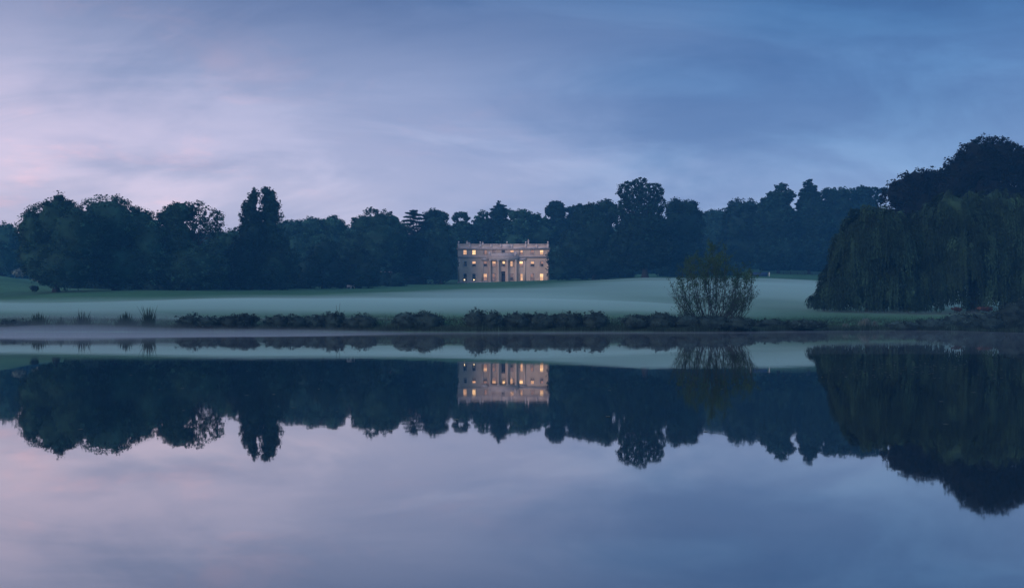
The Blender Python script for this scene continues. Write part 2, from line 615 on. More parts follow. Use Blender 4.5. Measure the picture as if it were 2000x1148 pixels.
for q in ([(0, 0, bot), (0, 0, T), (0, DEP, T), (0, DEP, bot)], [(W, 0, bot), (W, DEP, bot), (W, DEP, T), (W, 0, T)], [(0, DEP, bot), (0, DEP, T), (W, DEP, T), (W, DEP, bot)]):
    sw.add(q, [(0, 1, 2, 3)])
sw.build('side_and_rear_wall', M['stone'], house)
dkb = MB()
dkb.add([(0.02, TH + .02, bot), (W - .02, TH + .02, bot), (W - .02, TH + .02, T - .1), (0.02, TH + .02, T - .1)], [(0, 1, 2, 3)])
dkb.build('inner_partition', M['doorpaint'], house)
rf = MB()
rf.box(0.3, W - 0.3, 0.3, DEP - 0.3, hz(300), hz(285))
roof = rf.build('roof', M['lead'], house)


def hpart(name, boxes, mat='stone_trim', parent=house):
    b = MB()
    for q in boxes: b.box(*q)
    return b.build(name, M[mat], parent)


hpart('main_cornice', [(-0.45, W + 0.45, -0.50, DEP + .4, hz(334), hz(322)), (-0.25, W + 0.25, -0.28, DEP + .2, hz(342), hz(334.2))])
hpart('string_course', [(-0.32, W + 0.32, -0.36, -0.003, hz(448), hz(436)), (-0.18, W + 0.18, -0.2, -0.003, hz(458), hz(448.2))])
hpart('plinth', [(-0.12, W + 0.12, -0.15, -0.004, bot, hz(790))])
# parapet: piers, rails and balusters
piers = [258, 412, 560, 715, 850, 1005, 1198, 1355, 1508]
PT = hz(266)
PB = hz(320)
hw = 13
for p in piers:
    hpart('parapet_pier', [(hx(p - hw), hx(p + hw), -0.22, 0.35, PB, PT), (hx(p - hw) - .06, hx(p + hw) + .06, -0.28, 0.41, PT, PT + 0.12)])
for a, b in zip(piers[:-1], piers[1:]):
    x0, x1 = hx(a + hw) + .004, hx(b - hw) - .004
    solid = (a, b) in ((850, 1005),)
    if solid:
        hpart('parapet_panel', [(x0, x1, -0.1, 0.25, PB, PT - .01)])
        continue
    rail = hpart('balustrade', [(x0, x1, -0.12, 0.22, PB, PB + 0.38), (x0, x1, -0.15, 0.25, PT - 0.24, PT - 0.01)])
    nb_ = max(4, int((x1 - x0) / 0.42))
    for k in range(nb_):
        bx_ = x0 + (k + .5) * (x1 - x0) / nb_
        bl = MB()
        zz0, zz1 = PB + .38, PT - .24
        h_ = zz1 - zz0
        bl.lathe(bx_, 0.05, [(.08, zz0), (.08, zz0 + .1 * h_), (.12, zz0 + .35 * h_), (.06, zz0 + .75 * h_), (.08, zz1)], 6)
        bl.build('baluster', M['stone_trim'], rail)
for p, big in ((258, 1), (560, 1), (935, 1), (1198, 1), (1508, 1)):
    u = MB()
    zb = PT + .12
    u.lathe(hx(p), 0.06, [(0.0, zb), (.20, zb), (.16, zb + .1), (.08, zb + .22), (.10, zb + .3), (.27, zb + .5), (.30, zb + .66), (.2, zb + .82), (.06, zb + .9), (0.0, zb + .98)], 12)
    u.build('urn_finial', M['stone_trim'], house)
for p, wd, h_ in ((368, 12, 1.0), (395, 18, .5), (765, 36, .30), (1075, 34, .30), (1237, 9, 1.55), (590, 12, .7)):
    y0 = 4.0
    b = MB()
    b.box(hx(p - wd), hx(p + wd), y0, y0 + 1.6, hz(290), PT + h_)
    b.box(hx(p - wd) - .1, hx(p + wd) + .1, y0 - .1, y0 + 1.7, PT + h_, PT + h_ + .12)
    ch = b.build('chimney', M['stone_trim'], roof)
    for k in range(0 if wd > 30 else max(1, int(wd / 9))):
        pt = MB()
        pxx = hx(p - wd) + (k + .5) * 2 * wd * HS / max(1, int(wd / 9))
        pt.lathe(pxx, y0 + .8, [(.16, PT + h_ + .12), (.12, PT + h_ + .55), (.15, PT + h_ + .6), (0.02, PT + h_ + .6)], 8)
        # pots belong to the stack
        pt_o = pt.build('chimney_pot', M['stone'], roof)
# portico: entablature, balcony, columns, pilasters
hpart('portico_entablature', [(hx(672), hx(1092), -1.35, -0.37, hz(474), hz(440)), (hx(668), hx(1096), -1.5, -0.375, hz(439.8), hz(432)), (hx(680), hx(1084), -1.28, -.005, hz(488), hz(474.2))])
hpart('wing_entablature', [(hx(574), hx(671.5), -0.34, -0.004, hz(490), hz(463))])
hpart('wing_entablature', [(hx(1092.5), hx(1205), -0.34, -0.004, hz(490), hz(463))])
hpart('balcony_parapet', [(hx(676), hx(706), -1.4, -1.0, hz(431.8), hz(376)), (hx(1040), hx(1070), -1.4, -1.0, hz(431.8), hz(376)), (hx(706.2), hx(1039.8), -1.34, -1.08, hz(431.8), hz(400)), (hx(706.2), hx(1039.8), -1.38, -1.04, hz(392), hz(386))])
for k in range(22):
    bl = MB()
    bx_ = hx(714 + k * 15.3)
    bl.lathe(bx_, -1.21, [(.07, hz(400)), (.1, hz(397)), (.06, hz(392))], 6)
    bl.build('balcony_baluster', M['stone_trim'], house)
for cx in (700, 815, 942, 1062):
    z1, z0 = hz(489), hz(800)
    c = MB()
    c.lathe(hx(cx), -0.80, [(.40, z0 + .35), (.42, z0 + 1.5), (.40, z0 + 4), (.34, z1 - .5)], 16)
    co = c.build('column', M['stone'], house, True)
    hpart('column_base', [(hx(cx) - .56, hx(cx) + .56, -1.36, -.24, bot, z0 + .2), (hx(cx) - .48, hx(cx) + .48, -1.28, -.32, z0 + .2, z0 + .35)], 'stone_trim', co)
    hpart('capital', [(hx(cx) - .40, hx(cx) + .40, -1.20, -.40, z1 - .5, z1 - .32), (hx(cx) - .47, hx(cx) + .47, -1.27, -.33, z1 - .32, z1)], 'stone_trim', co)
for cx in (592, 1184, 262, 1508):
    hpart('pilaster', [(hx(cx) - .33, hx(cx) + .33, -0.13, -0.003, hz(789.5), hz(491) if 300 < cx < 1300 else hz(459))], 'stone')
hpart('door_steps', [(hx(838), hx(926), -2.6, -.01, bot, 0.0), (hx(846), hx(918), -2.1, -.015, 0.0, .14)], 'stone_trim')

# windows: (upper sash, lower sash, extra)
LIT = {
    (2, 0): ('lit2', 'lit2', ''), (2, 1): ('lit3', 'lit3', ''), (2, 2): ('lit1', 'lit1', 'curtain'), (2, 3): ('lit0', 'glass', ''), (2, 4): ('glass', 'glass', ''),
    (2, 5): ('lit2', 'glass', ''), (2, 6): ('lit2', 'lit1', 'curtain'), (2, 7): ('lit1', 'lit0', ''), (2, 8): ('lit3', 'lit2', ''),
    (1, 0): ('glass', 'glass', 'curtain'), (1, 1): ('lit2', 'glass', ''), (1, 2): ('lit1', 'glass', ''), (1, 3): ('lit2', 'lit1', ''), (1, 4): ('lit3', 'glass', 'curtain'),
    (1, 5): ('lit2', 'lit2', 'curtain'), (1, 6): ('lit3', 'lit1', ''), (1, 7): ('lit2', 'glass', ''), (1, 8): ('lit1', 'glass', 'curtain'),
    (0, 0): ('glass', 'glass', 'lamp'), (0, 1): ('glass', 'glass', 'lamp'), (0, 2): ('lit2', 'lit1', ''), (0, 3): ('lit1', 'lit0', 'curtain'), (0, 5): ('lit0', 'glass', 'curtain'),
    (0, 6): ('lit2', 'lit2', 'curtain'), (0, 7): ('lit1', 'lit0', 'curtain'), (0, 8): ('lit3', 'lit2', ''),
}
for x0, x1, z0, z1, r, c in openings:
    if (r, c) == (0, 4):
        fr_ = hpart('door', [(x0 + .004, x0 + .14, .14, .3, z0 + .004, z1 - .004), (x1 - .14, x1 - .004, .14, .3, z0 + .004, z1 - .004), (x0 + .15, x1 - .15, .2, .28, z0 + .01, z0 + 2.3), (x0 + .145, x1 - .145, .15, .3, z0 + 2.31, z0 + 2.42)], 'doorpaint')
        p = MB(); p.box(x0 + .15, x1 - .15, .22, .25, z0 + 2.43, z1 - .01)
        p.build('fanlight', M['glass'], fr_)
        for k in range(3):
            for s in (0, 1):
                xx = x0 + .2 + s * .5
                p = MB(); p.box(xx, xx + .38, .17, .198, z0 + .2 + k * .7, z0 + .75 + k * .7)
                p.build('door_panel', M['doorpaint'], fr_)
        continue
    zm = (z0 + z1) / 2
    xm = (x0 + x1) / 2
    e = .004
    f = MB()
    f.box(x0 + e, x0 + .08, .12, .26, z0 + e, z1 - e)
    f.box(x1 - .08, x1 - e, .12, .26, z0 + e, z1 - e)
    f.box(x0 + .081, x1 - .081, .12, .26, z1 - .09, z1 - e)
    f.box(x0 + .081, x1 - .081, .12, .26, z0 + e, z0 + .09)
    f.box(x0 + .081, x1 - .081, .13, .25, zm - .03, zm + .03)
    f.box(xm - .015, xm + .015, .16, .2, z0 + .091, z1 - .091)
    wo = f.build('window', M['paint'], house)
    up, lo, ex = LIT[(r, c)]
    p = MB(); p.box(x0 + .082, x1 - .082, .205, .23, zm + .031, z1 - .091); p.build('pane', M[up], wo)
    p = MB(); p.box(x0 + .082, x1 - .082, .205, .23, z0 + .091, zm - .031); p.build('pane', M[lo], wo)
    p = MB(); p.box(x0 - .1, x1 + .1, -.14, .11, z0 - .12, z0 - .002); p.build('sill', M['stone_trim'], wo)
    a = MB()
    a.box(x0 - .13, x0 - e, -.06, -e, z0, z1 + .13); a.box(x1 + e, x1 + .13, -.06, -e, z0, z1 + .13); a.box(x0 - .003, x1 + .003, -.055, -e, z1 + e, z1 + .12)
    a.build('architrave', M['stone_trim'], wo)
    if ex == 'curtain':
        side = 1 if c % 2 else -1
        p = MB()
        cw = .34
        xx0 = x1 - .082 - cw if side > 0 else x0 + .082
        for k in range(4):
            p.box(xx0 + k * cw / 4 + .004, xx0 + (k + 1) * cw / 4, .168 + .008 * (k % 2), .19, z0 + .1, z1 - .1)
        p.build('curtain', M['curtain'], wo)
    if ex == 'lamp':
        p = MB()
        lx = xm - .22 if c == 0 else xm
        p.lathe(lx, .165, [(.0, z0 + .12), (.17, z0 + .14), (.13, z0 + .42), (.0, z0 + .43)], 10)
        p.build('lamp', M['lamp'], wo)

# ------------------------------------------------------------------ trees


def leaf_cloud(mb, clumps, per, leaf, flat=0.75, tvar=0.38):
    """clumps: (n,4) centre and radius; leaves are small diamonds scattered through every clump"""
    if len(clumps) == 0: return
    C = np.repeat(clumps[:, :3], per, 0)
    R = np.repeat(clumps[:, 3], per)
    d = unit(len(C)) * (RNG.random(len(C)) ** 0.45)[:, None]
    d[:, 2] *= flat
    C = C + d * R[:, None]
    U = unit(len(C))
    U[:, 2] *= 0.7
    W_ = np.cross(U, unit(len(C)))
    s = leaf * (0.6 + 0.8 * RNG.random(len(C)))
    U = U * s[:, None]
    W_ = W_ / (np.linalg.norm(W_, axis=1)[:, None] + 1e-6) * (s * 0.62)[:, None]
    tn = np.repeat(np.exp(RNG.normal(size=len(clumps)) * tvar), per) * RNG.uniform(.8, 1.2, len(C))
    mb.leaves(C, U, W_, tn)


def bumpy(c, r, k=0.8):
    V = ICO_V.copy()
    ph = RNG.random(6) * 6
    n = 0.10 * np.sin(V[:, 0] * 4 + ph[0]) * np.sin(V[:, 1] * 4.5 + ph[1]) + 0.07 * np.sin(V[:, 2] * 7 + ph[2] + V[:, 0] * 5)
    n += 0.05 * RNG.normal(size=len(V))
    return np.asarray(c) + V * (1 + n)[:, None] * np.asarray(r) * k


def crown_mesh(lobes, leaf=0.30, cl=1.25, per=26, fill=1.0, core=0.80, flat=0.75, out=0.25):
    """lobes: (cx,cy,cz, rx,ry,rz, solid)"""
    mb = MB()
    L_ = np.array([l[:6] for l in lobes], float)
    for i, l in enumerate(lobes):
        c, r = L_[i, :3], L_[i, 3:]
        p = 1.6
        area = 4 * np.pi * (((r[0] * r[1]) ** p + (r[0] * r[2]) ** p + (r[1] * r[2]) ** p) / 3) ** (1 / p)
        solid = l[6]
        n = int(area / (cl * cl * 1.7) * fill * (1 if solid else 0.62)) + 4
        d = unit(n)
        P = c + d * r
        keep = np.ones(n, bool)
        for j in range(len(L_)):
            if j == i: continue
            q = (P - L_[j, :3]) / L_[j, 3:]
            keep &= (q * q).sum(1) > 0.72
        keep &= P[:, 2] > 0.3
        P, d = P[keep], d[keep]
        rr = cl * (0.55 + 0.8 * RNG.random(len(P)))
        P = P + d * (RNG.normal(size=len(P)) * out * cl)[:, None] - d * (0.35 * rr)[:, None]
        cls = np.concatenate([P, rr[:, None]], 1)
        if not solid:
            inn = c + unit(n // 4) * r * (RNG.random(n // 4) ** 0.5)[:, None] * 0.8
            cls = np.concatenate([cls, np.concatenate([inn, np.full((len(inn), 1), cl * 0.7)], 1)])
        leaf_cloud(mb, cls, per, leaf, flat)
        if solid and core:
            mb.add(bumpy(c, r, core), None, ICO_T)
    return mb


def limb_path(a, b, k=6, wig=0.06):
    a, b = np.asarray(a, float), np.asarray(b, float)
    t = np.linspace(0, 1, k)[:, None]
    ln = np.linalg.norm(b - a)
    mid = np.sin(t * np.pi) * np.array([[0, 0, -0.08 * ln]])
    return a + (b - a) * t + mid + RNG.normal(size=(k, 3)) * wig * ln * np.sin(t * np.pi) * 0.5


def tree(name, label, cat, D, base_px, lobes_px, group=None, mat='leaf', leaf=None, cl=None, per=26, fill=1.0, core=0.8, trunk=0.5, flat=0.75, out=0.25, dfac=0.9, extra_limbs=0, trunk_px=None):
    x = (base_px - 1000) / F * D
    gz_ = GZ(x, D)
    org = np.array([x, D, gz_])
    root = empty(name, org, label, cat, group)
    k = D / F
    lobes = []
    for l in lobes_px:
        px, py, rx, ry = l[:4]
        solid = l[4] if len(l) > 4 else 1
        c = at(px, py, D) - org
        c[1] += RNG.uniform(-0.25, 0.25) * rx * k
        lobes.append((c[0], c[1], c[2], rx * k, min(rx, 70) * k * dfac, ry * k, solid))
    leaf = leaf if leaf else 0.30 * D / 300
    cl = cl if cl else 1.25 * (D / 300) ** 0.5
    crown_mesh(lobes, leaf, cl, per, fill, core, flat, out).build('crown', M[mat], root)
    tb = MB()
    tops = sorted(lobes, key=lambda l: -l[2])
    top = np.array(tops[0][:3])
    H = top[2]
    pth = limb_path((0, 0, -0.4), (top[0] * 0.5, top[1] * .5, H * 0.75), 8, 0.02)
    pth[0] = (0, 0, -0.4)
    rad = np.linspace(trunk, trunk * 0.35, 8)
    rad[0] = trunk * 1.5
    tb.tube(pth, rad, 9)
    for l in (lobes + lobes * extra_limbs):
        c = np.array(l[:3]) + (RNG.normal(size=3) * np.array(l[3:6]) * 0.35 if extra_limbs else 0)
        s = pth[min(6, max(2, int(RNG.integers(3, 7))))]
        if c[2] < s[2]: s = pth[2]
        tb.tube(limb_path(s, c, 6), np.linspace(trunk * 0.42, trunk * 0.08, 6), 6)
        if not l[6]:
            for _ in range(7):
                e_ = c + unit(1)[0] * np.array(l[3:6]) * 0.9
                tb.tube(limb_path(c * .7 + s * .3, e_, 5), np.linspace(trunk * 0.16, trunk * 0.04, 5), 5)
    tb.build('trunk', M['bark'], root)
    return root


WG = 'trees along the far edge of the park'
T_ = tree
T_('broadleaf_tree', 'hazy low tree on the pale hill at the far left edge', 'tree', 330, 8, [(10, 470, 36, 34), (-32, 465, 40, 34), (0, 505, 48, 33), (-45, 510, 40, 30)], WG)
T_('broadleaf_tree', 'large dark tree whose rounded crown meets the hazy low one at left', 'tree', 224, 110, [(72, 450, 36, 45), (112, 428, 42, 44), (116, 392, 12, 14), (88, 505, 50, 50), (150, 462, 50, 68), (130, 520, 62, 44), (62, 492, 24, 45)], WG, trunk=.7)
T_('broadleaf_tree', 'broad smooth domed tree between the large dark tree and the gappy one', 'tree', 236, 225, [(215, 440, 66, 55), (268, 450, 40, 46), (182, 480, 50, 62), (235, 515, 72, 50), (290, 490, 36, 66)], WG, trunk=.7)
T_('broadleaf_tree', 'open branched tree with sky showing through its gappy crown', 'tree', 240, 370, [(352, 416, 28, 24), (330, 426, 22, 20), (385, 415, 20, 22, 0), (378, 412, 14, 14, 0), (395, 435, 18, 14, 0), (408, 425, 20, 20, 0), (424, 430, 14, 20, 0), (400, 448, 28, 16, 0), (345, 470, 40, 48), (365, 520, 76, 48), (310, 490, 24, 60)], WG, cl=.9, per=22, trunk=.55)
T_('broadleaf_tree', 'low rounded tree filling the dip left of the twin conifers', 'tree', 262, 445, [(452, 478, 26, 32), (430, 500, 36, 48), (455, 528, 46, 38)], WG)
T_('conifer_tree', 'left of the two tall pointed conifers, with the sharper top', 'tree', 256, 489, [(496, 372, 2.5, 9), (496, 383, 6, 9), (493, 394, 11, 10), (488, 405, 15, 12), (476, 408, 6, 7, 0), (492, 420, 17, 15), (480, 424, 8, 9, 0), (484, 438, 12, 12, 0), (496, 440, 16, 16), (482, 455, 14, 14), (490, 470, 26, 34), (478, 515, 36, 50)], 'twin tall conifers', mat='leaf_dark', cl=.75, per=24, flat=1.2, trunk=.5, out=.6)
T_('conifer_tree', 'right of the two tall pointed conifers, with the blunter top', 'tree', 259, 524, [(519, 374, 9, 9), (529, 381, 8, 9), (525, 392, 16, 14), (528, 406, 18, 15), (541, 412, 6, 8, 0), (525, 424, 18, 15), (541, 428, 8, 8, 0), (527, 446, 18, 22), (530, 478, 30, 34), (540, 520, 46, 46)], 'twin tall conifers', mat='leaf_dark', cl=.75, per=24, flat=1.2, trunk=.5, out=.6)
T_('broadleaf_tree', 'long level crowned tree right behind the twin conifers', 'tree', 350, 610, [(572, 450, 30, 20), (610, 448, 34, 24), (650, 446, 26, 24), (655, 432, 10, 10, 0), (640, 488, 60, 42), (585, 500, 46, 56)], WG)
T_('broadleaf_tree', 'low dark rounded tree standing in front of the level wood', 'tree', 285, 630, [(634, 500, 30, 34), (612, 530, 40, 34), (650, 532, 40, 30)], WG, mat='leaf_dark')
T_('broadleaf_tree', 'rounded tree with a peaked top left of the layered pine', 'tree', 330, 740, [(736, 430, 32, 25, 0), (740, 440, 30, 26), (765, 438, 20, 20), (706, 438, 18, 18), (782, 452, 16, 18), (745, 480, 50, 50), (700, 500, 44, 50)], WG)
T_('broadleaf_tree', 'dark cone shaped tree above the two little white benches', 'tree', 288, 702, [(700, 512, 24, 30), (706, 535, 40, 26), (694, 548, 46, 16)], WG, mat='leaf_dark')
T_('pine_tree', 'layered pine with flat branch tiers and bare forked trunk against the sky', 'tree', 345, 812, [(808, 412, 7, 2, 0), (804, 417, 11, 1.8, 0), (814, 420, 11, 1.6, 0), (800, 424, 11, 1.6, 0), (818, 427, 12, 1.6, 0), (798, 431, 12, 1.6, 0), (819, 434, 13, 1.6, 0), (797, 438, 12, 1.6, 0), (817, 443, 11, 1.6, 0), (802, 447, 9, 1.6, 0), (808, 486, 30, 26), (800, 520, 36, 30)], None, mat='leaf_dark', cl=.42, leaf=.24, per=20, fill=1.5, flat=.35, trunk=.45, core=.8)
T_('broadleaf_tree', 'clean rounded tree just right of the layered pine', 'tree', 350, 850, [(850, 419, 17, 10), (864, 424, 12, 10), (838, 424, 12, 9), (850, 440, 26, 20), (830, 480, 44, 44)], WG, mat='leaf_dark')
T_('broadleaf_tree', 'dark tree standing at the left end of the house', 'tree', 338, 862, [(858, 478, 28, 44), (866, 515, 26, 36), (838, 520, 26, 30)], WG, mat='leaf_dark')
T_('broadleaf_tree', 'little open tree poking up above the wood left of the house', 'tree', 385, 900, [(900, 421, 13, 8, 0), (890, 427, 7, 5, 0), (911, 428, 7, 6, 0), (902, 446, 20, 14), (900, 470, 30, 30)], WG, cl=.7, per=18)
T_('broadleaf_tree', 'thin topped tree over the left half of the house', 'tree', 392, 940, [(944, 420, 10, 9, 0), (933, 430, 10, 8, 0), (945, 440, 22, 14), (930, 465, 34, 26)], WG, cl=.8, per=18)
T_('cedar_tree', 'dark spiky topped tree rising over the middle of the house', 'tree', 388, 975, [(975, 400, 4, 3, 0), (975, 404, 9, 3, 0), (974, 409, 14, 3, 0), (976, 415, 17, 3, 0), (975, 422, 15, 6), (975, 450, 30, 24), (970, 480, 36, 26)], None, mat='leaf_dark', cl=.6, flat=.6, out=.7)
T_('broadleaf_tree', 'bumpy crowned tree over the right half of the house', 'tree', 380, 1018, [(1003, 420, 12, 10), (1020, 420, 13, 11), (1033, 424, 9, 10), (1020, 445, 34, 22), (1010, 480, 40, 30)], WG)
T_('broadleaf_tree', 'small rounded pair of crowns above the right end of the house', 'tree', 384, 1052, [(1048, 428, 12, 11), (1062, 432, 10, 9), (1050, 460, 36, 28), (1060, 495, 30, 30)], WG)
T_('pine_tree', 'umbrella topped pine above the gap right of the house', 'tree', 390, 1085, [(1085, 402, 15, 8), (1078, 410, 12, 6), (1096, 410, 12, 6), (1072, 417, 6, 3), (1088, 420, 15, 6), (1088, 446, 26, 22), (1095, 480, 36, 30)], None, mat='leaf_dark', cl=.8)
T_('broadleaf_tree', 'pale thin crowned tree between the umbrella pine and the big dark one', 'tree', 396, 1125, [(1120, 411, 12, 8, 0), (1136, 406, 12, 7, 0), (1128, 424, 20, 10), (1120, 450, 34, 24), (1120, 480, 30, 30)], WG, cl=.8)
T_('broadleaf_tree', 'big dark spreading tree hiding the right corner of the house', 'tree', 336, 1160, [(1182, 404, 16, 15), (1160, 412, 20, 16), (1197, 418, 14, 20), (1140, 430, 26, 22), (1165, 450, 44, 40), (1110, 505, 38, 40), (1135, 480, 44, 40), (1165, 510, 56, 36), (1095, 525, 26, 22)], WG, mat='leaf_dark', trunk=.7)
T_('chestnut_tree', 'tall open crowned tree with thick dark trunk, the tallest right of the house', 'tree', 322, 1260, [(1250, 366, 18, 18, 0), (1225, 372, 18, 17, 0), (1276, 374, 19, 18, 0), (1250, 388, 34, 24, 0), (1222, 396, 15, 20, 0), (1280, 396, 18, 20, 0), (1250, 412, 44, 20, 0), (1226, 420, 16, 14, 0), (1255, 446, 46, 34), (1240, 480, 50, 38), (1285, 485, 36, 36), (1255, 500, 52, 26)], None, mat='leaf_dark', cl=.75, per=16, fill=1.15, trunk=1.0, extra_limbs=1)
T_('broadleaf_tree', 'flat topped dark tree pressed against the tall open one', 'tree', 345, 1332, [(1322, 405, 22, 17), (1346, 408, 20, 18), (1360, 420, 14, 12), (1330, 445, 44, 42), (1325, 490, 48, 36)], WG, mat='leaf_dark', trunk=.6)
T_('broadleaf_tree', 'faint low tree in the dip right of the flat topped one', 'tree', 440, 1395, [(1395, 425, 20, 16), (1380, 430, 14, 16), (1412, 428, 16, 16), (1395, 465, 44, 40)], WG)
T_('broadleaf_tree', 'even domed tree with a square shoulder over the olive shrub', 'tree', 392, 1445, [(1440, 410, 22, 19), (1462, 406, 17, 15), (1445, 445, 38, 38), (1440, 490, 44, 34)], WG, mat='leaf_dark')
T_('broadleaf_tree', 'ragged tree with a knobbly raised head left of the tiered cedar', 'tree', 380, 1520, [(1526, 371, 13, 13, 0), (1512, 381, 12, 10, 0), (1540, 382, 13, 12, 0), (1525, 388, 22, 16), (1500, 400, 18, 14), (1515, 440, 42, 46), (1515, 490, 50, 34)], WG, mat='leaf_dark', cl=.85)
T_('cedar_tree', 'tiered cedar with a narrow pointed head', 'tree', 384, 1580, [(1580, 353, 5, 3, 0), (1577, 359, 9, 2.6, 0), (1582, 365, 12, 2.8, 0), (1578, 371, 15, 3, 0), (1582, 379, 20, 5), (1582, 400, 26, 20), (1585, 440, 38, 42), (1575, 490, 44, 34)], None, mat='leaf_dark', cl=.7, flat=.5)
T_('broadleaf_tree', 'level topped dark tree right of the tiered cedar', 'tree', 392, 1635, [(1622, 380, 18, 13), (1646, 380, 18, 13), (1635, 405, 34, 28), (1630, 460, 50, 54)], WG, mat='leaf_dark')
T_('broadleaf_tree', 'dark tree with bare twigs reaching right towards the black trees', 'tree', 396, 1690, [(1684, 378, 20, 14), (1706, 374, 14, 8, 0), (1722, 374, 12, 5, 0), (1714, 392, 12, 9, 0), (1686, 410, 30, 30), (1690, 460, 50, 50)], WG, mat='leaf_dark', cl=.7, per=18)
BG = 'black trees rising behind the willows'
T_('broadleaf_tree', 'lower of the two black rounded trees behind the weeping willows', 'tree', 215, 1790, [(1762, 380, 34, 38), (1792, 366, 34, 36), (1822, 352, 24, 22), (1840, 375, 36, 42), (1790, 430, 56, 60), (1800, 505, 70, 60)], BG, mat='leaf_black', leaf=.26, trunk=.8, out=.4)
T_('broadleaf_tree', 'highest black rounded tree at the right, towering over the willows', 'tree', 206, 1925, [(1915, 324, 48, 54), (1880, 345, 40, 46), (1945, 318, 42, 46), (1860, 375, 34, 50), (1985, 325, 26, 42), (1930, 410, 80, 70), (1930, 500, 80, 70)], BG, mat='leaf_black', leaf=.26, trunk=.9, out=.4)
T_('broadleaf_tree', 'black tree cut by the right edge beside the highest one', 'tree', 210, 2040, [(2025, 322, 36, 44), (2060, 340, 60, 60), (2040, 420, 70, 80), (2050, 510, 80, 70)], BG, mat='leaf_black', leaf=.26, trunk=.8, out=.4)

# the unbroken wood behind, read as one mass
fw = []
for px in np.arange(-120, 2180, 34):
    D = 455 + RNG.uniform(-15, 25)
    topy = 438 + RNG.uniform(-5, 6) - (26 if px > 1450 else 0) + (16 if px < 480 else 0) + (26 if 770 < px < 845 else 0)
    ry = 46 + RNG.uniform(-6, 6)
    c = at(px, topy + ry, D)
    fw.append((c[0], c[1], c[2], 38 * D / F, 8, ry * D / F, 1))
    c = at(px + 12, 524, D - 8)
    fw.append((c[0], c[1], c[2], 36 * D / F, 7, 34 * D / F, 1))
tag(crown_mesh(fw, .55, 1.7, 18, .8).build('distant_wood', M['leaf']), kind='stuff')
# undergrowth filling the foot of the wood
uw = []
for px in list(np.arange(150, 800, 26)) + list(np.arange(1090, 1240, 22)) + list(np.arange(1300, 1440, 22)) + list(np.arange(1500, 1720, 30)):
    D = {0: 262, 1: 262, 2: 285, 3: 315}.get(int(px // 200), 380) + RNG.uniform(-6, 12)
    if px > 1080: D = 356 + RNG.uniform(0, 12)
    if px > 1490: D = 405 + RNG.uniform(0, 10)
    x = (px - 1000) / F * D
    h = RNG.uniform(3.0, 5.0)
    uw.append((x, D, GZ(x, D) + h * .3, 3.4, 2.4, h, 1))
tag(crown_mesh(uw, .34, 1.1, 20, .8).build('undergrowth', M['leaf_dark']), kind='stuff')


